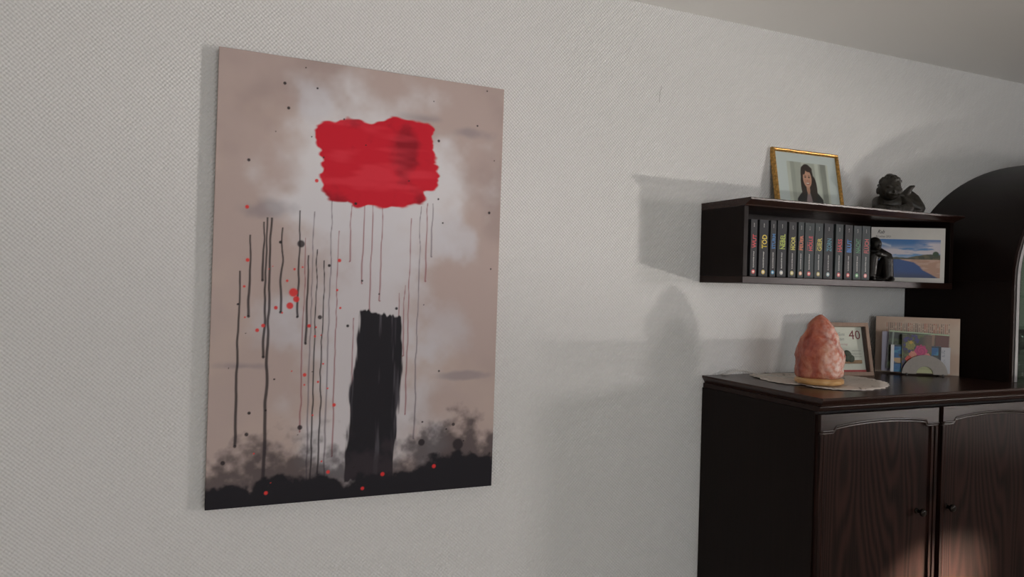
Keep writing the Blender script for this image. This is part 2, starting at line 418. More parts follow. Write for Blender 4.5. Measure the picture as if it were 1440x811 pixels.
# ================================================================== CANVAS PRINT
def art(u, v):
    """an abstract splash painting: grey-beige ground, white haze, a red paint field, dark drips, black foot"""
    asp = 1.5; vy = v * asp
    n1 = vnoise(u, vy, 3, 1, 5); n2 = vnoise(u, vy, 9, 2, 4); n3 = vnoise(u, vy, 40, 3, 3)
    img = np.zeros(u.shape + (3,)) + lin(np.array([188, 169, 163]) / 255.0)
    img = put(img, (160, 142, 138), sstep(.45, .75, n1) * .6)
    img = put(img, (200, 180, 170), sstep(.5, .75, vnoise(u, vy, 4, 9, 4)) * .5)
    # white haze: a cloud above and a veil falling to the foot
    d = np.hypot((u - .53) / .40, (v - .74) / .23) + (n2 - .5) * .9
    img = put(img, (222, 219, 222), (1 - sstep(.45, 1.15, d)) * .95)
    d = np.abs(u - .50) / .27 + (n2 - .5) * 1.2 + sstep(.0, .12, .12 - v) * .6
    img = put(img, (214, 211, 216), (1 - sstep(.3, 1.15, d)) * .8 * (1 - sstep(.65, .8, v)))
    for (cx, cz, r) in ((.78, .40, .12), (.82, .62, .10), (.22, .40, .10), (.30, .91, .07)):
        d = np.hypot((u - cx) / r, (v - cz) * asp / r) + (n2 - .5) * 1.4
        img = put(img, (205, 203, 210), (1 - sstep(.3, 1.1, d)) * .5)
    # grey smoke patches
    for (cx, cz, rx, rz) in ((.14, .655, .09, .03), (.70, .90, .14, .018), (.86, .88, .10, .02), (.10, .31, .12, .012), (.87, .28, .1, .012)):
        d = np.hypot((u - cx) / rx, (v - cz) / rz) + (n2 - .5) * 1.6
        img = put(img, (140, 132, 138), (1 - sstep(.3, 1.1, d)) * .55)
    rs = np.random.RandomState(11)
    # drips
    def drip(x, top, bot, wd, col, a=.9, wob=.004):
        nonlocal img
        xx = x + wob * (vnoise(np.zeros_like(u) + x * 37, v, 22, int(x * 997), 2) - .5) * 2
        wdt = wd * (.75 + .5 * sstep(top, bot, v))
        m = (1 - sstep(wdt * .6, wdt * 1.5, np.abs(u - xx))) * (v < top) * (v > bot)
        img = put(img, col, m * a)
        d = np.hypot(u - x, (v - bot) * asp)
        img = put(img, col, (1 - sstep(wd * 1.0, wd * 1.9, d)) * a)
    K = (40, 34, 38)
    for x, t, b_, wd in ((.085, .52, .135, .0035), (.115, .60, .42, .0032), (.155, .63, .50, .003), (.165, .64, .33, .0032), (.178, .64, .055, .0042), (.215, .62, .43, .003),
                         (.27, .66, .42, .0028), (.33, .575, .05, .0022), (.355, .55, .06, .0022), (.30, .56, .36, .003)):
        drip(x, t, b_, wd, K, .88)
    for x, t, b_, wd in ((.29, .60, .16, .002), (.315, .66, .05, .0022), (.375, .70, .05, .0022), (.40, .62, .10, .002), (.44, .68, .55, .002), (.485, .70, .50, .002), (.515, .70, .42, .002),
                         (.55, .70, .46, .002), (.655, .66, .19, .002), (.69, .69, .13, .002), (.715, .70, .51, .0022), (.735, .70, .57, .0022), (.64, .50, .33, .002), (.62, .48, .36, .0018), (.46, .42, .10, .0022)):
        drip(x, t, b_, wd, (150, 92, 96) if int(x * 1000) % 3 else (122, 112, 120), .75)
    # broad red paint field, rough edged, made of crossing roller passes
    e = (vnoise(u, vy, 12, 21, 3) - .5) * .045 + (vnoise(u, vy, 60, 22, 2, .4, 1) - .5) * .02
    def slab(cx, cz, ang, hx, hz, rr=.05):
        X = (u - cx) * math.cos(ang) + (v - cz) * asp * math.sin(ang); Z = -(u - cx) * math.sin(ang) + (v - cz) * asp * math.cos(ang)
        qx = np.abs(X) - hx + rr; qz = np.abs(Z) - hz + rr
        return np.hypot(np.maximum(qx, 0), np.maximum(qz, 0)) + np.minimum(np.maximum(qx, qz), 0) - rr + e
    dr = np.minimum(slab(.53, .795, .12, .205, .135), slab(.57, .72, .10, .14, .06))
    red = 1 - sstep(-.004, .006, dr)
    img = put(img, (205, 22, 44), red)
    img = put(img, (128, 10, 28), red * sstep(.48, .72, vnoise(u, vy, 8, 23, 5)) * .8)
    img = put(img, (228, 60, 76), red * sstep(.55, .75, vnoise(u, vy, 5, 27, 3, 1, 4)) * .5)
    # broad black brush block low in the middle
    e2 = (vnoise(u, vy, 16, 31, 3, 1, .25) - .5) * .035 + (vnoise(u, vy, 90, 32, 2, 1, .15) - .5) * .018
    X_ = (u - .545) * math.cos(-.05) + (v - .23) * asp * math.sin(-.05); Z_ = -(u - .545) * math.sin(-.05) + (v - .23) * asp * math.cos(-.05)
    dk = np.maximum(np.abs(X_) - .082 + .03 * (Z_ + .1), np.abs(Z_) - .295) + e2 * 1.3
    blk = 1 - sstep(-.003, .005, dk)
    img = put(img, (28, 25, 32), blk)
    img = put(img, (92, 88, 96), blk * sstep(.60, .72, vnoise(u, vy, 6, 35, 4, 6, .5)) * .6)
    # black foot with a sooty, ragged upper edge
    edge = .055 + .05 * (vnoise(u, v * 0, 9, 41, 4) - .4) + .035 * sstep(.5, .95, u)
    soot = vnoise(u, vy, 22, 42, 4)
    img = put(img, (52, 44, 50), (1 - sstep(.0, .085, v - edge + (soot - .55) * .16)) * .8)
    img = put(img, (27, 24, 31), 1 - sstep(-.006, .008, v - edge * .85 + (soot - .5) * .05))
    # splatter
    def dot(x, z, r, col, a=.95):
        nonlocal img
        d = np.hypot(u - x, (v - z) * asp)
        img = put(img, col, (1 - sstep(r * .8, r * 1.25, d)) * a)
    for i in range(46):
        dot(rs.rand() * .96 + .02, rs.rand() ** .8, rs.choice([.002, .003, .0035, .005]), (38, 32, 36))
    for i in range(30):
        dot(.08 + rs.rand() * .34, rs.rand() * .55 + .02, rs.choice([.002, .003, .004, .006]), (226, 62, 58))
    for x, z, r in ((.255, .475, .014), (.245, .445, .011), (.265, .46, .01), (.10, .66, .006), (.32, .73, .006), (.58, .05, .007), (.51, .02, .006), (.77, .06, .007), (.31, .40, .006), (.20, .44, .006)):
        dot(x, z, r, (222, 52, 52))
    for x, z, r in ((.275, .585, .012), (.345, .42, .007), (.29, .17, .008), (.12, .16, .006), (.05, .10, .007), (.84, .16, .006), (.86, .11, .02), (.72, .12, .012)):
        dot(x, z, r, (40, 33, 38), .9)
    return img
cv = thing('canvas_print', 'large abstract canvas print with red paint field, dark drips and black foot', 'wall art',
           (.4593, 0, 1.5415), (0, .0078, 0))
print_grid('printed_canvas', .802, 1.2, 460, 690, art, M['canvas'], cv, y=-.0300, wrap=.026, z0=-.6)
bm = bmesh.new()
for a in ((-.395, -.355, -.594, .594), (.355, .395, -.594, .594), (-.355, .355, .554, .594), (-.355, .355, -.594, -.554)):
    box(bm, a[0], a[1], -.0285, -.0035, a[2], a[3])
obj('stretcher_frame', bm, plain('raw_pine', srgb(176, 142, 100), .7, 0, .15, 30), cv)

# ================================================================== WALL SHELF
SX0, SX1, SZ0, SZ1 = 1.636, 2.664, 1.573, 1.8484
sh = thing('wall_shelf', 'dark brown wooden wall shelf holding a row of paperbacks', 'shelf', (SX0, 0, SZ0))
def slanted_board(x0, x1, yb, yt, z0, z1, left=0.0, right=0.0):
    """board whose front (and ends) lean outwards to the top edge, with a thin lip"""
    bm = bmesh.new(); lip = z1 - .007
    rings = []
    for z, yf, l, r in ((z0, yb, 0, 0), (z0 + .004, yb - .002, left * .1, right * .1), (lip, yt + .001, left, right), (z1 - .0015, yt, left, right), (z1, yt + .0015, left, right)):
        rings.append([bm.verts.new(p) for p in ((x0 - l, -.001, z), (x0 - l, yf, z), (x1 + r, yf, z), (x1 + r, -.001, z))])
    for A, B in zip(rings, rings[1:]):
        for k in range(4): bm.faces.new((A[k], A[(k + 1) % 4], B[(k + 1) % 4], B[k]))
    bm.faces.new(rings[0][::-1]); bm.faces.new(rings[-1])
    return bm
W_ = SX1 - SX0; H_ = SZ1 - SZ0
obj('top_board', slanted_board(0, W_ - .022, -.222, -.2482, H_ - .0245, H_, 0, .020), M['carcass_x'], sh)
obj('bottom_board', bx(0, W_ - .019, -.2176, -.001, 0, .0225), M['moulding'], sh, bevel=.0015)
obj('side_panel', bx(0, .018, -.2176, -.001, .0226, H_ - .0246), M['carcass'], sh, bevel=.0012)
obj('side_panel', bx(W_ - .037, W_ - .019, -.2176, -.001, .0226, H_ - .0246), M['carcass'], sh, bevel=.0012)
obj('back_panel', bx(.0185, W_ - .0375, -.008, -.001, .0226, H_ - .0246), M['carcass'], sh)

# ================================================================== BOOKS
ZB = SZ0 + .0227
books = [  # x0, x1, height, title, colour word, colour, emblem colour
    (1.6816, 1.7094, .1872, 'WUT', 'red', (206, 52, 58), (214, 84, 84)),
    (1.7179, 1.7565, .1879, 'TOD', 'yellow', (214, 190, 60), (206, 182, 96)),
    (1.7656, 1.7906, .1877, 'STURM', 'blue', (48, 116, 176), (72, 160, 204)),
    (1.7956, 1.8361, .1897, 'NEBEL', 'lime green', (160, 176, 62), (176, 178, 176)),
    (1.8454, 1.8795, .1878, 'MOOR', 'pale yellow', (196, 188, 84), (186, 176, 104)),
    (1.8876, 1.9136, .1895, 'FEUER', 'orange', (206, 112, 76), (222, 164, 128)),
    (1.9174, 1.9605, .1890, 'HÖLLE', 'crimson', (190, 52, 64), (208, 84, 88)),
    (1.9630, 2.0009, .1902, 'GIER', 'yellow-green', (184, 172, 70), (176, 164, 100)),
    (2.0053, 2.0487, .1912, 'ZORN', 'teal', (62, 124, 142), (138, 166, 172)),
    (2.0597, 2.0952, .1922, 'HASS', 'dark red', (178, 52, 60), (206, 92, 96)),
    (2.1038, 2.1409, .1921, 'BLUT', 'bright blue', (40, 112, 186), (208, 82, 86)),
    (2.1456, 2.1847, .1918, 'NACHT', 'green', (62, 122, 84), (96, 170, 116)),
    (2.1868, 2.2275, .1929, 'FLUCH', 'brick red', (176, 72, 72), (220, 128, 130)),
]
M['emblem_ring'] = plain('emblem_ring', srgb(226, 220, 206), .5)
SPINE = [plain('charcoal_cover_a', srgb(52, 53, 56), .5, 0, .15, 12, .2), plain('charcoal_cover_b', srgb(44, 46, 50), .5, 0, .15, 12, .2), plain('slate_cover', srgb(58, 65, 67), .5, 0, .15, 12, .2)]
for i, (x0, x1, h, title, word, col, ecol) in enumerate(books):
    wd = x1 - x0 - .0015; dp = .125
    nb = books[i - 1][3] if i else None
    t = thing('paperback_book', 'charcoal paperback with the %s spine title %s' % (word, title), 'book', (x0, -.2, ZB), (0, 0, 0), 'row of crime paperbacks on the shelf')
    bm = bmesh.new(); box(bm, 0, wd, 0, .0012, 0, h)
    box(bm, 0, .0009, .0012, dp, 0, h); box(bm, wd - .0009, wd, .0012, dp, 0, h)
    obj('cover', bm, SPINE[(0, 1, 0, 1, 0, 2, 2, 2, 1, 2, 0, 2, 2)[i]], t)
    obj('page_block', bx(.001, wd - .001, .0014, dp - .002, .0012, h - .0012), M['pages'], t)
    tm = plain('title_ink', srgb(*col), .5); em = plain('emblem_ink', srgb(*ecol), .5)
    hz = min(.021, wd * .56); ln = .045 if len(title) <= 4 else .050
    lettering('title_lettering', title, tm, t, (wd * .5 - hz * .35, h * .50), ln, hz, True, y=-.0003, bold=.022)
    lettering('series_lettering', 'Ostfriesen', tm, t, (wd * .5 - hz * .35 - .0045, h * .50), ln * .6, .0035, True, y=-.0003)
    lettering('author_lettering', 'KLAUS-PETER WOLF', M['whiteink'], t, (wd * .5 - .002, h * .16), .053, .0046, True, y=-.0003, bold=.012)
    lettering('publisher_lettering', 'FISCHER', M['whiteink'], t, (wd * .5 - .0012, h * .87), .013, .0026, True, y=-.0003)
    bm = bmesh.new()
    rr = min(.0075, wd * .27)
    bmesh.ops.create_circle(bm, cap_ends=True, segments=20, radius=rr, matrix=Matrix.Translation((wd * .5, -.0003, h * .085)) @ Matrix.Rotation(PI / 2, 4, 'X'))
    e_ = obj('publisher_emblem', bm, em, t)
    bm = bmesh.new()
    bmesh.ops.create_circle(bm, cap_ends=True, segments=14, radius=rr * .45, matrix=Matrix.Translation((wd * .5, -.0005, h * .085)) @ Matrix.Rotation(PI / 2, 4, 'X'))
    obj('emblem_mark', bm, M['emblem_ring'], e_)

# ================================================================== THINGS ON AND IN THE SHELF
# gilt frame with the portrait
fl = math.atan2(.042, .2296)
gf = thing('framed_portrait', 'gilt picture frame with portrait photo leaning against the wall on the shelf', 'picture frame', (2.103, -.0545, SZ1 + .0005), (-fl, 0, 0))
FW, FH, RW = .327, .2315, .0125
def rail(pts_outer, pts_inner, name, mat, par, d0=0.0, d1=.018):
    """mitred moulding rail between two corners, with a rounded face"""
    (ox0, oz0), (ox1, oz1) = pts_outer; (ix0, iz0), (ix1, iz1) = pts_inner
    bm = bmesh.new(); prof = [(0.0, d1), (0.0, .004), (.18, .0008), (.4, 0.0), (.62, .0016), (.78, .001), (1.0, .005), (1.0, d1)]
    ra, rb = [], []
    for s, d in prof:
        ra.append(bm.verts.new((ox0 + (ix0 - ox0) * s, d0 + d, oz0 + (iz0 - oz0) * s)))
        rb.append(bm.verts.new((ox1 + (ix1 - ox1) * s, d0 + d, oz1 + (iz1 - oz1) * s)))
    n = len(prof)
    for k in range(n): bm.faces.new((ra[k], ra[(k + 1) % n], rb[(k + 1) % n], rb[k]))
    bm.faces.new(ra[::-1]); bm.faces.new(rb)
    return obj(name, bm, mat, par)
def rails(w, h, rw, mat, par, d=.018, z0=0.0):
    o = [(-w / 2, z0), (w / 2, z0), (w / 2, z0 + h), (-w / 2, z0 + h)]
    i = [(-w / 2 + rw, z0 + rw), (w / 2 - rw, z0 + rw), (w / 2 - rw, z0 + h - rw), (-w / 2 + rw, z0 + h - rw)]
    for k in range(4):
        rail((o[k], o[(k + 1) % 4]), (i[k], i[(k + 1) % 4]), 'frame_rail', mat, par, 0.0, d)
rails(FW, FH, RW, M['gold'], gf)
obj('mat_board', bx(-FW / 2 + RW, FW / 2 - RW, .0095, .0105, RW, FH - RW), M['mat'], gf)
obj('backing_board', bx(-FW / 2 + .004, FW / 2 - .004, .0108, .0165, .004, FH - .004), plain('grey_board', srgb(90, 80, 70), .8), gf)
def portrait(u, v):
    asp = .64                                                    # picture is wider than tall
    img = np.zeros(u.shape + (3,)) + lin(np.array([176, 176, 170]) / 255)
    cur = vnoise(u, v * .1, 7, 3, 2)
    img = put(img, (202, 202, 196), sstep(.45, .65, cur)); img = put(img, (128, 128, 124), sstep(.78, .84, u) * (1 - sstep(.93, .97, u)) * .8)
    img = put(img, (140, 140, 134), sstep(.06, .1, u) * (1 - sstep(.16, .2, u)) * .6)
    X = u / asp * .86; Y = v                                      # square-ish units
    cx = .46 / asp * .86
    def ell(x, y, rx, ry, s=.06): return 1 - sstep(1 - s, 1 + s, np.hypot((X - x) / rx, (Y - y) / ry))
    hair = (50, 34, 32)
    img = put(img, hair, np.maximum(ell(cx, .68, .20, .29), ell(cx + .05, .40, .215, .38) * (Y < .72)))
    jack = (34, 33, 37)
    sh_ = 1 - sstep(-.02, .02, Y - (.40 - 1.15 * np.abs(X - cx - .05) ** 1.5))
    img = put(img, jack, sh_ * (np.abs(X - cx - .04) < .42))
    img = put(img, hair, np.maximum(ell(cx - .15, .42, .075, .28), ell(cx + .19, .36, .11, .32)))
    img = put(img, (150, 128, 134), (1 - sstep(-.01, .01, np.abs(X - cx - .01) - .03 - .24 * (.30 - Y))) * (Y < .27))
    img = put(img, (188, 138, 118), ell(cx + .005, .33, .055, .13))
    img = put(img, (206, 154, 134), ell(cx + .005, .60, .138, .225))
    img = put(img, (190, 126, 110), np.maximum(ell(cx - .06, .53, .04, .045, .5), ell(cx + .07, .53, .04, .045, .5)) * .6)
    img = put(img, hair, ell(cx - .11, .80, .07, .11) * (Y > .70)); img = put(img, hair, ell(cx + .07, .84, .12, .075))
    for s in (-.055, .065):
        img = put(img, (58, 40, 36), ell(cx + s, .635, .034, .018, .3)); img = put(img, (84, 58, 48), ell(cx + s, .675, .034, .009, .4) * .8)
    img = put(img, (168, 110, 96), ell(cx + .006, .545, .018, .02, .5))
    img = put(img, (150, 66, 64), ell(cx + .006, .475, .066, .03, .2)); img = put(img, (236, 228, 220), ell(cx + .006, .482, .05, .016, .2))
    return img
print_grid('portrait_photo', .62 * FW, .66 * FH, 110, 84, portrait, M['print'], gf, y=.0092, x0=-FW / 2 + .205 * FW, z0=.145 * FH)
obj('glass_pane', bx(-FW / 2 + RW, FW / 2 - RW, .0068, .0080, RW, FH - RW), M['pane'], gf)

# reclining angel
an = thing('angel_figurine', 'dark bronze cherub figurine reclining on top of the shelf', 'figurine', (2.405, -.128, SZ1 + .0005), (0, 0, math.radians(-36)))
bm = bmesh.new()
ball(bm, (0, 0, .098), (.0395, .041, .047), 3)                       # skull
ball(bm, (.004, -.020, .082), (.029, .026, .032), 3)                 # face
ball(bm, (.004, -.030, .064), (.012, .012, .010)); ball(bm, (.005, -.0465, .083), (.0055, .007, .009))   # chin, nose
for s in (-1, 1):
    ball(bm, (.004 + s * .016, -.036, .078), (.012, .010, .012)); ball(bm, (s * .040, .002, .088), (.006, .010, .014))
    ball(bm, (.004 + s * .014, -.039, .100), (.011, .006, .005))
ball(bm, (.005, -.044, .0705), (.010, .005, .0035))
rs = random.Random(4)
for k in range(70):                                                  # curls
    th = rs.uniform(0, 2 * PI); ph = rs.uniform(.05, 1.45)
    x, y, z = math.sin(ph) * math.cos(th), math.sin(ph) * math.sin(th), math.cos(ph)
    if y < -.35 and z < .55: continue
    ball(bm, (x * .0385, y * .040, .100 + z * .045), rs.uniform(.006, .0095), 1)
limb(bm, [(0, .012, .07), (.01, .03, .05)], [.022, .03], 4)          # neck
ball(bm, (.015, .030, .040), (.058, .036, .036), 3)                  # chest
limb(bm, [(-.034, .020, .050), (-.044, -.012, .022), (.020, -.038, .015)], [.021, .018, .013])
limb(bm, [(.056, .022, .054), (.066, -.012, .020), (-.012, -.046, .015)], [.022, .018, .013])
for k in range(4): limb(bm, [(.020 + k * .004, -.036 + k * .004, .014 + .002 * k), (.036 + k * .003, -.040 + k * .004, .011)], [.0052, .004], 3)
limb(bm, [(.02, .035, .042), (.075, .045, .046), (.112, .035, .026)], [.036, .036, .024])
limb(bm, [(.055, .035, .060), (.072, .036, .088), (.083, .034, .104), (.094, .032, .109)], [.020, .0135, .009, .0045])   # raised wing tip
limb(bm, [(.062, .040, .064), (.088, .040, .080), (.100, .038, .064), (.118, .034, .036)], [.014, .012, .016, .014])
ball(bm, (.03, .0, .012), (.06, .04, .012), 3); ball(bm, (.08, .03, .014), (.045, .03, .014), 3)
remeshed('figure', bm, M['bronze'], an, .0022, 3)

# seated figure in front of the calendar
se = thing('seated_figurine', 'black bronze figurine seated with drawn-up knees beside the last paperback', 'figurine', (2.292, -.176, ZB), (0, 0, math.radians(-30)))
bm = bmesh.new()
limb(bm, [(-.014, .030, .026), (-.018, .022, .070), (-.014, .006, .102)], [.030, .027, .024])
limb(bm, [(-.014, .004, .108), (-.012, -.012, .122)], [.013, .012], 4)
ball(bm, (-.011, -.018, .132), (.0185, .021, .0225), 3); ball(bm, (-.009, -.030, .122), (.012, .010, .013))
ball(bm, (-.008, -.041, .124), (.0035, .004, .005)); ball(bm, (-.013, -.010, .140), (.0205, .021, .019), 3)
limb(bm, [(-.026, .024, .026), (-.024, -.024, .084), (-.025, -.014, .016)], [.025, .021, .019])
limb(bm, [(.010, .024, .026), (.027, -.020, .078), (.034, -.016, .016)], [.025, .021, .019])
limb(bm, [(-.025, -.018, .009), (-.025, -.042, .007)], [.010, .007], 4); limb(bm, [(.036, -.020, .009), (.040, -.044, .007)], [.010, .007], 4)
limb(bm, [(.010, .004, .108), (.034, -.020, .092), (-.006, -.038, .094)], [.014, .0105, .009])
limb(bm, [(-.036, .006, .106), (-.044, -.020, .088), (-.012, -.040, .098)], [.014, .0105, .009])
ball(bm, (-.010, -.042, .097), (.014, .007, .007))
ball(bm, (.0, .005, .006), (.048, .044, .006), 3)
remeshed('figure', bm, M['bronze2'], se, .0018, 3)

# landscape calendar card
ca = thing('photo_calendar', 'white landscape calendar sheet with a blue bay photo at the shelf end', 'calendar', (2.490, -.1465, ZB), (0, 0, -math.atan2(.128, .248)))
CW, CH = .272, .206
obj('sheet', bx(-CW / 2, CW / 2, 0, .003, 0, CH), M['paper'], ca)
def bay(u, v):
    img = np.zeros(u.shape + (3,)) + lin(np.array([34, 108, 176]) / 255)
    img = put(img, (110, 160, 206), 1 - sstep(.45, 1.0, v))
    c = vnoise(u, v, 4, 5, 5, 1, 3)
    band = np.exp(-((v - .66) / .12) ** 2) + np.exp(-((v - .80) / .13) ** 2) * sstep(.55, .9, u)
    img = put(img, (214, 206, 214), np.clip(band * sstep(.25, .6, c) * 1.5, 0, 1))
    img = put(img, (206, 214, 224), np.exp(-((v - .88 + (u - .12) * .5) / .03) ** 2) * (u < .25) * (u > .02) * .8)
    hill = .54 + .05 * np.sin(u * 9 + 1) * .4 + .07 * sstep(.45, .9, u) + .03 * (vnoise(u, v * 0, 12, 8, 3) - .5) - .05 * sstep(.0, .3, .3 - u)
    img = put(img, (58, 60, 40), (1 - sstep(-.01, .01, v - hill)))
    img = put(img, (104, 96, 62), (1 - sstep(-.01, .01, v - hill)) * sstep(.4, .7, vnoise(u, v, 22, 12, 3)) * .8)
    img = put(img, (38, 62, 34), (1 - sstep(.8, 1.1, np.hypot((u - .93) / .05, (v - .63) / .07))))
    sea = .475
    img = put(img, (32, 74, 140), 1 - sstep(sea - .008, sea + .008, v))
    img = put(img, (52, 56, 84), (1 - sstep(.0, .22, v)) * .7)
    ub = np.interp(v, [0, .1, .2, .3, .4, .47], [.97, .86, .74, .69, .60, .40])
    beach = (v < sea + .012) * sstep(-.02, .02, u - ub)
    img = put(img, (186, 146, 124), beach.clip(0, 1)); img = put(img, (206, 172, 152), beach.clip(0, 1) * sstep(.45, .65, vnoise(u, v, 8, 15, 3, 1, 3)) * .7)
    return img
print_grid('bay_photo', .885 * CW, .70 * CH, 140, 80, bay, M['print'], ca, y=-.0004, x0=-CW / 2 + .055 * CW, z0=.085 * CH)
lettering('heading', 'Rab', M['ink'], ca, (-CW / 2 + .085 * CW, .885 * CH), .026, .014, False, .35, y=-.0004)
lettering('subheading', 'Kroatien 2021', plain('grey_ink', srgb(70, 68, 70), .6), ca, (-CW / 2 + .065 * CW, .815 * CH), .054, .0075, y=-.0004)

# ================================================================== SIDEBOARD
BX0, BX1, ZT, BY = 1.6587, 4.60, 1.2478, -.5378
sb = thing('sideboard', 'dark stained wooden sideboard with arched panel doors', 'sideboard', (BX0, 0, 0))
BL = BX1 - BX0
obj('worktop', slanted_board(.012, BL, -.519, BY, ZT - .026, ZT, .012, 0), M['carcass_x'], sb)
# moulding under the worktop, carcass, plinth
bm = bmesh.new()
prof = [(-.001, 0), (-.512, 0), (-.515, .003), (-.517, .009), (-.521, .0125), (-.521, .015), (-.001, .015)]
for xx in (.004, BL): pass
a = [bm.verts.new((.006, y, ZT - .0415 + z)) for y, z in prof]; b = [bm.verts.new((BL, y, ZT - .0415 + z)) for y, z in prof]
for k in range(len(prof)): bm.faces.new((a[k], a[(k + 1) % len(prof)], b[(k + 1) % len(prof)], b[k]))
bm.faces.new(a[::-1]); bm.faces.new(b)
obj('cornice_moulding', bm, M['moulding'], sb)
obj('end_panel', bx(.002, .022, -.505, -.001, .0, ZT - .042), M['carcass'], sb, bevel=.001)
obj('carcass', bx(.0225, BL, -.499, -.001, .08, ZT - .042), M['gap'], sb)
obj('plinth', bx(.0225, BL, -.47, -.01, 0, .0795), M['carcass_x'], sb)
DW, DZ0, DZ1 = .4975, .09, 1.1990
def make_door(x0, flip):
    """framed door with cathedral-arched top rail; local origin lower left, front at y = -.525"""
    d = bpy.data.objects.new('door', None); C.objects.link(d); d.parent = sb; d.location = (x0, 0, DZ0)
    h = DZ1 - DZ0; st = .030; sth = h - .047
    def P(s):                                                     # lower edge of the arched top rail, s in 0..1 over the width
        x = s * DW; e = .048
        xx = min(x, DW - x)
        if xx < e: return x, sth
        if xx < e + .013:
            t = (xx - e) / .013; t = t * t * (3 - 2 * t); return x, sth + .012 * t
        t = (xx - e - .013) / (DW / 2 - e - .013)
        return x, sth + .012 + .011 * (1 - (1 - t) ** 2)
    ss = sorted(set([k / 60 for k in range(61)] + [.0964 + k * .0264 / 6 for k in range(7)] + [1 - .0964 - k * .0264 / 6 for k in range(7)]))
    arch = [P(s) for s in ss]
    obj('door_panel', bx(.002, DW - .002, -.516, -.4995, .002, h - .002), M['door'], d)
    bm = bmesh.new()                                              # arched top rail
    n = len(arch); lo, hi, lo2, hi2 = [], [], [], []
    for x, z in arch:
        lo.append(bm.verts.new((x, -.5255, z))); hi.append(bm.verts.new((x, -.5255, h)))
        lo2.append(bm.verts.new((x, -.5162, z - .002))); hi2.append(bm.verts.new((x, -.5162, h)))
    for k in range(n - 1):
        bm.faces.new((lo[k], lo[k + 1], hi[k + 1], hi[k])); bm.faces.new((lo2[k], lo[k], lo[k + 1], lo2[k + 1])[::-1])
        bm.faces.new((hi[k], hi[k + 1], hi2[k + 1], hi2[k])); bm.faces.new((lo2[k], lo2[k + 1], hi2[k + 1], hi2[k])[::-1])
    bm.faces.new((lo[0], hi[0], hi2[0], lo2[0])); bm.faces.new((lo[-1], lo2[-1], hi2[-1], hi[-1]))
    obj('top_rail', bm, M['moulding'], d)
    bm = bmesh.new()
    tube(bm, [(x, -.5262, z - .0005) for x, z in arch], .0027, 10)
    tube(bm, [(x, -.5222, z - .0078) for x, z in arch], .0036, 10)
    obj('arch_bead', bm, M['bead'], d, True)
    for sx in (0, 1):
        bm = bmesh.new()
        x_in = st if not sx else DW - st; x_out = 0 if not sx else DW; sg = 1 if not sx else -1
        a0, a1 = sorted((x_out, x_out + sg * .012)); box(bm, a0, a1, -.5245, -.5163, .0, sth - .012)
        a0, a1 = sorted((x_out + sg * .0155, x_out + sg * .027)); box(bm, a0, a1, -.5225, -.5163, .0, sth - .012)
        a0, a1 = sorted((x_out, x_out + sg * .030)); box(bm, a0, a1, -.5180, -.5162, .0, sth - .012)
        obj('stile', bm, M['door'], d, bevel=.0015)
    obj('bottom_rail', bx(.0305, DW - .0305, -.524, -.5163, 0, .06), M['moulding'], d, bevel=.0015)
    kx = DW - .078 if not flip else .036
    bm = bmesh.new()
    Mk = Matrix.Translation((kx, -.5165, .790)) @ Matrix.Rotation(PI / 2, 4, 'X')
    lathe(bm, [(.009, 0), (.009, .002), (.0055, .004), (.005, .012), (.0075, .015), (.0115, .019), (.0125, .024), (.0105, .028), (.006, .0295)], 20, Mk)
    obj('knob', bm, M['knob'], d, True)
    return d
xd = .0062
for k in range(5):
    make_door(xd + k * (DW + .0215), k % 2)

# ================================================================== DISPLAY HUTCH with arched top
HX, HY, HA, HB, HZ0 = 2.668, -.421, .93, .544, 1.605
hu = thing('display_hutch', 'dark wooden display cabinet with arched top and glass front on the sideboard', 'display cabinet', (HX, 0, ZT + .0004))
z0 = HZ0 - ZT
def arc_pts(inset, n=48):
    return [(HA - (HA - inset) * math.cos(PI * k / n), z0 + (HB - inset) * math.sin(PI * k / n)) for k in range(n + 1)]
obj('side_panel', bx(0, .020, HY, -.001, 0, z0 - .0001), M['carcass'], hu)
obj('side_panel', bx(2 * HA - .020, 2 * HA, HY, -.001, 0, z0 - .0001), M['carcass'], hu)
bm = bmesh.new()
o_, i_ = arc_pts(0), arc_pts(.020)
ra = [[bm.verts.new((x, y, z)) for x, z in P_] for P_, y in ((o_, HY), (o_, -.001), (i_, -.001), (i_, HY))]
for a, b in ((0, 1), (1, 2), (2, 3), (3, 0)):
    for k in range(len(o_) - 1): bm.faces.new((ra[a][k], ra[a][k + 1], ra[b][k + 1], ra[b][k]))
for k in (0, -1): bm.faces.new([ra[q][k] for q in range(4)])
ar = obj('arched_roof', bm, M['carcass'], hu, True); ar.data.set_sharp_from_angle(angle=math.radians(40))
def arch_loop(inset, y, base=.0):
    return [(inset, y, base)] + [(inset, y, z0 * t) for t in (.3, .6, .9)] + [(x, y, z) for x, z in arc_pts(inset)] + [(2 * HA - inset, y, z0 * t) for t in (.9, .6, .3)] + [(2 * HA - inset, y, base)]
def arch_band(i0, i1, y0, y1, base=.0):
    bm = bmesh.new(); loops = []
    for ins, y in ((i0, y0), (i1, y0), (i1, y1), (i0, y1)):
        loops.append([bm.verts.new(p) for p in arch_loop(ins, y, base)])
    for a in range(4):
        A, B = loops[a], loops[(a + 1) % 4]
        for k in range(len(A) - 1): bm.faces.new((A[k], A[k + 1], B[k + 1], B[k]))
    for k in (0, -1): bm.faces.new([L_[k] for L_ in loops])
    return bm
obj('front_frame', arch_band(.001, .010, HY - .010, HY - .0004), M['moulding'], hu)
obj('door_trim', arch_band(.0115, .0265, HY - .013, HY + .004, .001), M['strip'], hu)
obj('gap_band', arch_band(.0275, .034, HY - .010, HY + .004, .001), M['gap'], hu)  # near-black solid band standing in for the shaded gap beside the glass
bm = bmesh.new()
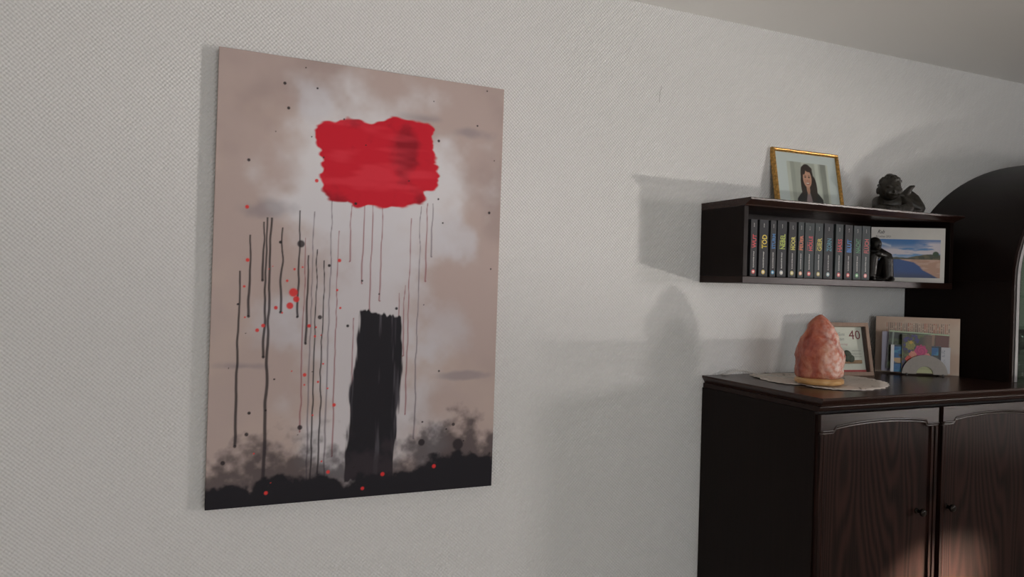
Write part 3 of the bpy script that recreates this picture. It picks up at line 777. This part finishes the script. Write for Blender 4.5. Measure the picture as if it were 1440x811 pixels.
pl = arch_loop(.0342, HY - .003, .001); p2 = arch_loop(.0342, HY - .0005, .001)
A = [bm.verts.new(p) for p in pl]; B = [bm.verts.new(p) for p in p2]
bm.faces.new(A); bm.faces.new(B[::-1])
for k in range(len(A)): bm.faces.new((A[k], B[k], B[(k + 1) % len(A)], A[(k + 1) % len(A)]))
obj('glass_front', bm, glass_mat('front_glass', (.93, .97, .94, 1), .03, 1.5), hu)
bm = bmesh.new()
pl = arch_loop(.021, -.012, .001); p2 = arch_loop(.021, -.004, .001)
A = [bm.verts.new(p) for p in pl]; B = [bm.verts.new(p) for p in p2]
bm.faces.new(A); bm.faces.new(B[::-1])
for k in range(len(A)): bm.faces.new((A[k], B[k], B[(k + 1) % len(A)], A[(k + 1) % len(A)]))
obj('mirror_back', bm, plain('greenish_mirror', srgb(176, 190, 178), .12, .9), hu)
obj('glass_shelf', bx(.0215, 2 * HA - .0215, HY + .06, -.0125, .30, .306), glass_mat('shelf_glass', (.88, .97, .91, 1), .02, 1.5), hu)

# stemmed glasses inside
M['crystal'] = glass_mat('crystal', (.93, .96, .94, 1), .02, 1.6)
def wine_glass(x, y, z, h, label):
    t = thing('wine_glass', label, 'glass', (x, y, z), (0, 0, 0), 'stemmed glasses in the display cabinet')
    bm = bmesh.new(); lathe(bm, [(.032, 0), (.032, .0015), (.008, .004)], 24); obj('foot', bm, M['crystal'], t, True)
    bm = bmesh.new(); lathe(bm, [(.006, .0042), (.0035, .012), (.0035, h * .48), (.006, h * .5)], 16); obj('stem', bm, M['crystal'], t, True)
    bm = bmesh.new()
    prof = [(.004, h * .502), (.020, h * .54), (.032, h * .64), (.036, h * .76), (.033, h), (.0318, h), (.0345, h * .76), (.0305, h * .645), (.019, h * .555), (.003, h * .52)]
    lathe(bm, prof, 24); obj('bowl', bm, M['crystal'], t, True)
wine_glass(2.850, -.355, ZT + .0008, .17, 'stemmed glass nearest the arched cabinet front')
wine_glass(2.955, -.275, ZT + .0008, .19, 'taller stemmed glass behind the nearest one in the cabinet')
wine_glass(3.085, -.20, ZT + .0008, .17, 'stemmed glass at the frame edge in the cabinet')

# ================================================================== SALT LAMP, DOILY
LX, LY = 1.886, -.306
doily_pts = [(1.838, -.040), (1.800, -.120), (1.778, -.20), (1.778, -.262), (1.800, -.292), (1.818, -.300), (1.806, -.350), (1.822, -.392), (1.852, -.424), (1.90, -.444), (1.955, -.450),
             (2.02, -.436), (2.085, -.402), (2.138, -.362), (2.178, -.318), (2.198, -.280), (2.208, -.22), (2.206, -.17), (2.19, -.12), (2.14, -.065), (2.06, -.030), (1.975, -.022), (1.89, -.026)]
def smooth_loop(pts, k=4):
    n = len(pts); out = []
    for i in range(n):
        p0, p1, p2, p3 = [Vector(pts[(i + j) % n]) for j in (-1, 0, 1, 2)]
        for s in range(k):
            t = s / k
            out.append(.5 * ((2 * p1) + (p2 - p0) * t + (2 * p0 - 5 * p1 + 4 * p2 - p3) * t * t + (3 * p1 - p0 - 3 * p2 + p3) * t ** 3))
    return out
loop = smooth_loop(doily_pts, 6)
mt, nt, b = new_mat('lace')
b.inputs['Base Color'].default_value = srgb(232, 222, 212); b.inputs['Roughness'].default_value = .85
tc = nt.nodes.new('ShaderNodeTexCoord'); vo = nt.nodes.new('ShaderNodeTexVoronoi'); vo.inputs['Scale'].default_value = 62
nt.links.new(tc.outputs['Object'], vo.inputs['Vector'])
nz = nt.nodes.new('ShaderNodeTexNoise'); nz.inputs['Scale'].default_value = 14; nt.links.new(tc.outputs['Object'], nz.inputs['Vector'])
c1 = nt.nodes.new('ShaderNodeMath'); c1.operation = 'GREATER_THAN'; c1.inputs[1].default_value = .30; nt.links.new(vo.outputs['Distance'], c1.inputs[0])
c2 = nt.nodes.new('ShaderNodeMath'); c2.operation = 'LESS_THAN'; c2.inputs[1].default_value = .49; nt.links.new(nz.outputs['Fac'], c2.inputs[0])
c3 = nt.nodes.new('ShaderNodeMath'); c3.operation = 'MAXIMUM'; nt.links.new(c1.outputs[0], c3.inputs[0]); nt.links.new(c2.outputs[0], c3.inputs[1])
nt.links.new(c3.outputs[0], b.inputs['Alpha'])
bm = bmesh.new(); cx, cy = 1.98, -.24
rings = []
NR = 7
for r in range(1, NR + 1):
    ring = []
    for i, p in enumerate(loop):
        s = r / NR; sc_ = 1.0 if r < NR else 1.0 + .020 * math.sin(i * 1.7)
        x = cx + (p.x - cx) * s * sc_; y = cy + (p.y - cy) * s * sc_
        zz = .0012 + (.0007 * (1 + math.sin(x * 55 + y * 31)) if s > .6 else 0)
        if r == NR and 26 < i < 42: zz += .0012
        ring.append(bm.verts.new((x - LX, min(y, -.008), zz)))
    rings.append(ring)
c0 = bm.verts.new((cx - LX, cy, .0012)); n = len(loop)
for i in range(n): bm.faces.new((c0, rings[0][i], rings[0][(i + 1) % n]))
for A, B in zip(rings, rings[1:]):
    for i in range(n): bm.faces.new((A[i], B[i], B[(i + 1) % n], A[(i + 1) % n]))
do = obj('lace_doily', bm, mt, None, True); do.location = (LX, 0, ZT)
sd = do.modifiers.new('thick', 'SOLIDIFY'); sd.thickness = .0008
tag(do, 'cream lace doily spread under the salt crystal lamp', 'doily')

mt, nt, b = new_mat('pink_salt'); Lk = nt.links
tc = nt.nodes.new('ShaderNodeTexCoord')
n1 = nt.nodes.new('ShaderNodeTexNoise'); n1.inputs['Scale'].default_value = 13; n1.inputs['Detail'].default_value = 7; n1.inputs['Roughness'].default_value = .65; n1.inputs['Distortion'].default_value = .6
n2 = nt.nodes.new('ShaderNodeTexNoise'); n2.inputs['Scale'].default_value = 70; n2.inputs['Detail'].default_value = 5
mpp = nt.nodes.new('ShaderNodeMapping'); mpp.inputs['Scale'].default_value = (1.3, 1.3, .7)
Lk.new(tc.outputs['Object'], mpp.inputs[0]); Lk.new(mpp.outputs[0], n1.inputs['Vector']); Lk.new(tc.outputs['Object'], n2.inputs['Vector'])
r1 = nt.nodes.new('ShaderNodeValToRGB'); e = r1.color_ramp.elements
e[0].position = .30; e[0].color = srgb(128, 52, 42); e[1].position = .72; e[1].color = srgb(224, 178, 152)
for pos, c in ((.42, (164, 76, 58)), (.52, (190, 104, 78)), (.60, (206, 136, 108))):
    k_ = e.new(pos); k_.color = srgb(*c)
Lk.new(n1.outputs['Fac'], r1.inputs[0])
mixc = nt.nodes.new('ShaderNodeMix'); mixc.data_type = 'RGBA'
rf = nt.nodes.new('ShaderNodeMapRange'); rf.inputs[1].default_value = .36; rf.inputs[2].default_value = .66; rf.inputs[4].default_value = .75
sx_ = nt.nodes.new('ShaderNodeSeparateXYZ'); Lk.new(tc.outputs['Object'], sx_.inputs[0])
gx = nt.nodes.new('ShaderNodeMapRange'); gx.inputs[1].default_value = -.005; gx.inputs[2].default_value = .06; gx.inputs[3].default_value = .10; gx.inputs[4].default_value = 1.25
Lk.new(sx_.outputs[0], gx.inputs[0])
gm = nt.nodes.new('ShaderNodeMath'); gm.operation = 'MULTIPLY'; gm.use_clamp = True
Lk.new(n2.outputs['Fac'], rf.inputs[0]); Lk.new(rf.outputs[0], gm.inputs[0]); Lk.new(gx.outputs[0], gm.inputs[1]); Lk.new(gm.outputs[0], mixc.inputs[0]); Lk.new(r1.outputs[0], mixc.inputs[6]); mixc.inputs[7].default_value = srgb(232, 214, 204)
Lk.new(mixc.outputs[2], b.inputs['Base Color'])
b.inputs['Roughness'].default_value = .45; b.inputs['Subsurface Weight'].default_value = .25; b.inputs['Subsurface Radius'].default_value = (.02, .006, .004); b.inputs['Subsurface Scale'].default_value = .5
bpn = nt.nodes.new('ShaderNodeBump'); bpn.inputs['Strength'].default_value = .6; bpn.inputs['Distance'].default_value = .003
Lk.new(n2.outputs['Fac'], bpn.inputs['Height']); Lk.new(bpn.outputs[0], b.inputs['Normal'])
M['salt'] = mt
la = thing('salt_lamp', 'pink salt crystal lamp on a round wooden base', 'lamp', (LX, LY, ZT + .0062), (0, 0, math.radians(-45)))
bm = bmesh.new(); lathe(bm, [(.068, 0), (.0735, .003), (.0755, .009), (.0745, .015), (.070, .0185), (.062, .020)], 48)
obj('wooden_base', bm, wood('light_wood', srgb(196, 146, 92), srgb(222, 180, 124), .3, 'X', 1.5, .05), la, True)
# crystal: silhouette radii to the viewer's left and right by height, lumpy in between
hts = [0, .04, .12, .22, .33, .43, .52, .60, .69, .80, .90, .965, 1.0]
Lr = [.068, .072, .074, .0735, .0725, .0715, .069, .064, .050, .042, .029, .016, .004]
Rr = [.062, .070, .0745, .076, .0755, .071, .062, .056, .049, .040, .027, .014, .004]
CHt = .203
from mathutils import noise as mnoise
bm = bmesh.new(); NA, NH = 72, 60; rings = []
for j in range(NH + 1):
    t = j / NH; t = 1 - (1 - t) ** 1.15
    l = np.interp(t, hts, Lr); r_ = np.interp(t, hts, Rr)
    ring = []
    for k in range(NA):
        a = 2 * PI * k / NA; cw = .5 * (1 + math.cos(a))
        rad = l * (1 - cw) + r_ * cw
        d = Vector((math.cos(a), math.sin(a), 0))
        p = Vector((d.x * rad, d.y * rad * .94, .020 + t * CHt))
        nz_ = mnoise.noise(p * 26) * .0055 + mnoise.noise(p * 62 + Vector((3, 1, 7))) * .003 + mnoise.noise(p * 150) * .0012
        fade = min(1, (1 - t) * 6)
        p += d * nz_ * fade
        ring.append(bm.verts.new(p))
    rings.append(ring)
for A, B in zip(rings, rings[1:]):
    for k in range(NA): bm.faces.new((A[k], A[(k + 1) % NA], B[(k + 1) % NA], B[k]))
bm.faces.new(rings[0][::-1]); bm.faces.new(rings[-1])
obj('salt_crystal', bm, M['salt'], la, True)
# white cord: from the base back over the edge towards the wall
bm = bmesh.new()
Ml = (Matrix.Translation((LX, LY, ZT + .0062)) @ Matrix.Rotation(math.radians(-45), 4, 'Z')).inverted()
cp = [(1.90, -.235, .009), (1.875, -.17, .009), (1.85, -.11, .009), (1.835, -.07, .010), (1.82, -.045, .014), (1.80, -.032, .018), (1.775, -.03, .014), (1.752, -.035, .006), (1.738, -.028, .0035), (1.728, -.014, .0035)]
sm = []
for i in range(len(cp) - 1):
    for s in range(4): sm.append(Vector(cp[i]).lerp(Vector(cp[i + 1]), s / 4))
for _ in range(3): sm = [sm[0]] + [(sm[i - 1] + sm[i] * 2 + sm[i + 1]) / 4 for i in range(1, len(sm) - 1)] + [sm[-1]]
tube(bm, [Ml @ (p + Vector((0, 0, ZT))) for p in sm], .0022, 8)
obj('power_cord', bm, plain('white_cable', srgb(214, 210, 204), .5), la, True)

# ================================================================== FRAMED 40 CARD
yaw = math.radians(-9); tilt = math.atan2(.040, .19)
fr = thing('framed_birthday_card', 'light wooden box frame with a 40 birthday card behind the salt lamp', 'picture frame', (2.217, -.1455, ZT + .0006), (-tilt, 0, yaw))
w4, h4, rw4, d4 = .198, .196, .014, .026
M['ash'] = wood('grey_ash', srgb(132, 108, 92), srgb(164, 138, 120), .5, 'Z', 1.2, .1, False)
for nm, a in (('frame_rail', (-w4 / 2, w4 / 2, 0, rw4)), ('frame_rail', (-w4 / 2, w4 / 2, h4 - rw4, h4)), ('frame_rail', (-w4 / 2, -w4 / 2 + rw4, rw4 + .0002, h4 - rw4 - .0002)), ('frame_rail', (w4 / 2 - rw4, w4 / 2, rw4 + .0002, h4 - rw4 - .0002))):
    obj(nm, bx(a[0], a[1], 0, d4, a[2], a[3]), M['ash'], fr, bevel=.0008)
obj('inner_lining', bx(w4 / 2 - rw4 - .003, w4 / 2 - rw4 - .0002, .004, d4 - .004, rw4, h4 - rw4), plain('brown_lining', srgb(66, 40, 32), .6), fr)
obj('card', bx(-w4 / 2 + rw4, w4 / 2 - rw4 - .0031, d4 - .006, d4 - .002, rw4 + .0002, h4 - rw4 - .0002), M['paper'], fr)
yc = d4 - .0064
lettering('number_40', '40', plain('dark_red_ink', srgb(120, 34, 44), .6), fr, (.024, .136), .050, .034, y=yc)
gi = plain('pale_grey_ink', srgb(150, 148, 150), .7)
lettering('text_line', 'Alles Gute', gi, fr, (-.06, .150), .066, .011, False, .3, y=yc)
lettering('text_line', 'zum', gi, fr, (-.02, .132), .022, .008, False, .3, y=yc)
lettering('text_line', 'Geburtstag', plain('pink_ink', srgb(190, 150, 156), .7), fr, (-.045, .112), .060, .010, False, .3, y=yc)
for zz in (.092, .080, .070): lettering('text_line', 'mmmmmmm', gi, fr, (.030, zz), .040, .0035, y=yc)
M['moss'] = plain('grey_green', srgb(74, 80, 70), .7, 0, .3, 80)
for (px, pz, rx, rz, an_) in ((.006, .082, .017, .012, .6), (.018, .064, .015, .014, -.6), (.000, .066, .012, .014, 0)):
    bm = bmesh.new(); ball(bm, (0, 0, 0), (rx, .006, rz), 2)
    o = obj('pebble', bm, M['moss'], fr, True); o.location = (px, d4 - .0125, pz); o.rotation_euler = (0, an_, 0)
obj('wooden_strip', bx(-.03, .066, d4 - .012, d4 - .0062, .046, .059), plain('driftwood', srgb(158, 124, 96), .7, 0, .2, 60), fr, bevel=.002)
obj('red_strip', bx(-w4 / 2 + rw4 + .001, w4 / 2 - rw4 - .004, d4 - .009, d4 - .0062, rw4 + .0005, rw4 + .009), plain('red_paper', srgb(180, 66, 70), .6), fr)
obj('glass_pane', bx(-w4 / 2 + rw4 + .0002, w4 / 2 - rw4 - .0032, .0015, .003, rw4 + .0002, h4 - rw4 - .0002), M['pane'], fr)

# ================================================================== LETTER HOLDER WITH CARDS
yh = math.radians(-36)
ex = Vector((math.cos(yh), math.sin(yh), 0)); ny = Vector((-math.sin(yh), math.cos(yh), 0))    # along the holder; away from the viewer
HC = Vector((2.520, -.208, ZT))
def at_holder(along, back, up=0.0):
    return HC + ex * along + ny * back + Vector((0, 0, up))
ho = thing('letter_holder', 'grey half-round metal letter holder with cards beside the arched cabinet', 'letter holder', HC, (0, 0, yh))
def half_plate(r, rn, y0, y1, z):
    bm = bmesh.new(); n = 40
    out = [(r * math.cos(PI * k / n), z + r * .92 * math.sin(PI * k / n)) for k in range(n + 1)]
    inn = [(rn * math.cos(PI * k / n), z + rn * math.sin(PI * k / n)) for k in range(n + 1)]
    V4 = [[bm.verts.new((x, y, zz)) for x, zz in P_] for P_, y in ((out, y0), (inn, y0), (inn, y1), (out, y1))]
    for a in range(4):
        A, B = V4[a], V4[(a + 1) % 4]
        for k in range(n): bm.faces.new((A[k], A[k + 1], B[k + 1], B[k]))
    for k in (0, -1): bm.faces.new([q[k] for q in V4])
    return bm
M['steel'] = plain('brushed_grey_metal', srgb(128, 120, 112), .45, .35, .06, 90)
obj('front_plate', half_plate(.078, .029, -.0015, 0, .006), M['steel'], ho)
obj('rear_plate', half_plate(.078, .029, .046, .0475, .006), M['steel'], ho)
for s in (-1, 1):
    bm = bmesh.new(); tube(bm, [(s * .062, -.003, .0068), (s * .062, .049, .0068)], .0020, 8); obj('cross_rod', bm, M['steel'], ho, True)
    for y in (-.004, .050):
        bm = bmesh.new(); ball(bm, (s * .062, y, .0042), .0042, 2); obj('foot', bm, M['strip'], ho, True)
ZC0 = .0092
def card(name, label, cat, along, back, w_, h_, func, nx=70, nz=70, roll=0.0, th=.0012, mat=None, group='cards in the letter holder', lean=0.0, up=ZC0):
    t = thing(name, label, cat, at_holder(along, back, up), (0, 0, 0), group)
    t.rotation_euler = (Matrix.Rotation(yh, 3, 'Z') @ Matrix.Rotation(roll, 3, 'Y') @ Matrix.Rotation(-lean, 3, 'X')).to_euler()
    obj('sheet', bx(-w_ / 2, w_ / 2, 0, th, 0, h_), mat or M['paper'], t)
    if func: print_grid('printed_face', w_ * .998, h_ * .998, nx, nz, func, M['print'], t, y=-.0003)
    return t
def flowers(u, v):
    n = vnoise(u, v, 9, 5, 4)
    img = np.zeros(u.shape + (3,)) + lin(np.array([66, 62, 44]) / 255)
    img = put(img, (96, 104, 52), sstep(.45, .7, n)); img = put(img, (120, 92, 74), (v > .55) * sstep(.62, .9, u) * .8)
    def bloom(cx, cz, r, c1, c2, k=7):
        nonlocal img
        a = np.arctan2(v - cz, u - cx); d = np.hypot(u - cx, (v - cz) * 1.35)
        rr = r * (1 + .10 * np.cos(a * k))
        mk = 1 - sstep(rr * .9, rr, d)
        img = put(img, c1, mk); img = put(img, c2, mk * (.5 + .5 * np.sin(d / r * 14 + a * 2)) * .6)
    rs = np.random.RandomState(2)
    for k in range(26): bloom(.05 + rs.rand() * .55, .80 + rs.rand() * .18 - .25 * (rs.rand() > .6), .045, (72, 58, 120), (44, 36, 80), 5)
    bloom(.28, .72, .17, (150, 140, 62), (108, 112, 52), 9); bloom(.30, .80, .06, (206, 178, 52), (176, 110, 40))
    bloom(.64, .58, .22, (204, 56, 118), (150, 34, 84), 8); bloom(.37, .48, .13, (226, 148, 124), (200, 104, 92), 6)
    bloom(.24, .36, .12, (222, 84, 64), (180, 48, 44), 6); bloom(.86, .46, .10, (228, 138, 136), (200, 100, 104), 6)
    for k in range(14): bloom(.02 + rs.rand() * .22, .05 + rs.rand() * .26, .05, (70, 60, 112), (48, 40, 84), 5)
    return img
def seaside(u, v):
    img = np.zeros(u.shape + (3,)) + lin(np.array([30, 96, 150]) / 255)
    n = vnoise(u, v, 8, 6, 4)
    img = put(img, (60, 140, 176), sstep(.5, .7, n)); img = put(img, (28, 54, 78), (v > .93) * 1.0)
    img = put(img, (48, 54, 44), ((v > .50) & (v < .66)) * sstep(.4, .6, n)); img = put(img, (192, 160, 118), ((v > .34) & (v < .52)) * sstep(.4, .55, vnoise(u, v, 6, 8, 3)))
    img = put(img, (20, 24, 34), ((v > .30) & (v < .335)) * 1.0); img = put(img, (228, 228, 230), (u < .065) * 1.0); img = put(img, (24, 26, 34), (u > .945) * 1.0)
    return img
def garden(u, v):
    img = np.zeros(u.shape + (3,)) + lin(np.array([40, 44, 34]) / 255)
    n = vnoise(u, v, 12, 16, 4)
    img = put(img, (72, 88, 52), sstep(.45, .7, n)); img = put(img, (148, 116, 92), ((u > .70) & (u < .77)) * 1.0); img = put(img, (104, 56, 44), (u > .77) * 1.0)
    img = put(img, (150, 162, 150), ((u > .05) & (u < .09)) * .8); img = put(img, (170, 186, 150), (v > .96) * 1.0)
    return img
def scripture(u, v):
    img = np.zeros(u.shape + (3,)) + lin(np.array([206, 178, 158]) / 255)
    img = put(img, (218, 200, 182), sstep(.45, .7, vnoise(u, v, 4, 3, 3)) * .6)
    inside = (u > .12) & (u < .88) & (v > .10) & (v < .90)
    col = np.floor(u * 46); ph = (u * 46) % 1
    rr = np.random.RandomState(5).rand(60); row = vnoise(u * 0 + col * .37, v, 60, 9, 1)
    ln = inside * (ph < .45) * (row > .32) * (v > .10 + .5 * (rr[col.astype(int)] ** 3))
    red = (rr[col.astype(int)] > .55)
    img = put(img, (178, 92, 78), ln * red * .75); img = put(img, (110, 92, 86), ln * (~red) * .7)
    return img
def pale_green(u, v):
    img = np.zeros(u.shape + (3,)) + lin(np.array([186, 188, 138]) / 255)
    for zz in (.28, .36, .44): img = put(img, (150, 150, 112), (np.abs(v - zz) < .012) * (u > .25) * (u < .8) * .8)
    img = put(img, (70, 66, 60), (np.abs(v - .33) < .05) * (u > .70) * (u < .82) * sstep(.4, .6, vnoise(u, v, 30, 4, 2)))
    return img
def letter(u, v):
    img = np.zeros(u.shape + (3,)) + lin(np.array([198, 196, 200]) / 255)
    img = put(img, (120, 122, 140), (np.abs(u - .55) < .10) * (v > .62) * (v < .9) * sstep(.5, .6, vnoise(u, v, 30, 4, 2)) * .8)
    img = put(img, (150, 150, 162), (np.abs(u - .62) < .06) * (v > .1) * (v < .55) * sstep(.5, .6, vnoise(u, v, 40, 7, 2)) * .7)
    return img
card('greeting_card', 'pale green card showing through the holder cut-out', 'card', .0, .003, .090, .055, pale_green, 60, 40)
card('flower_card', 'greeting card printed with pink and orange flowers in the letter holder', 'card', -.027, .008, .102, .142, flowers, 100, 130)
card('seaside_postcard', 'postcard with blue sea photos behind the flower card', 'card', -.028, .014, .173, .102, seaside, 100, 70)
card('folded_letter', 'white letter sheet at the right end of the letter holder', 'letter', .064, .018, .054, .098, letter, 40, 60)
card('garden_photo', 'dark garden photo card with a brown wall, tilted behind the flower card', 'photo', -.021, .027, .208, .146, garden, 100, 70, roll=math.radians(2.6), up=ZC0 + .005)
card('grey_envelope', 'lilac grey envelope at the left end of the letter holder', 'envelope', -.108, .036, .064, .150, None, mat=plain('lilac_paper', srgb(166, 164, 180), .7))
# big sheet behind the holder
yb = math.radians(-46)
bs = thing('printed_sheet', 'large cream sheet with rows of small red print standing behind the letter holder', 'sheet', (2.556, -.146, ZT + .0006), (0, 0, 0))
bs.rotation_euler = (Matrix.Rotation(yb, 3, 'Z') @ Matrix.Rotation(-.04, 3, 'X')).to_euler()
obj('sheet', bx(-.142, .142, 0, .0015, 0, .214), plain('cream_paper', srgb(208, 186, 166), .7), bs)
print_grid('printed_face', .284, .214, 240, 120, scripture, M['print'], bs, y=-.0003)
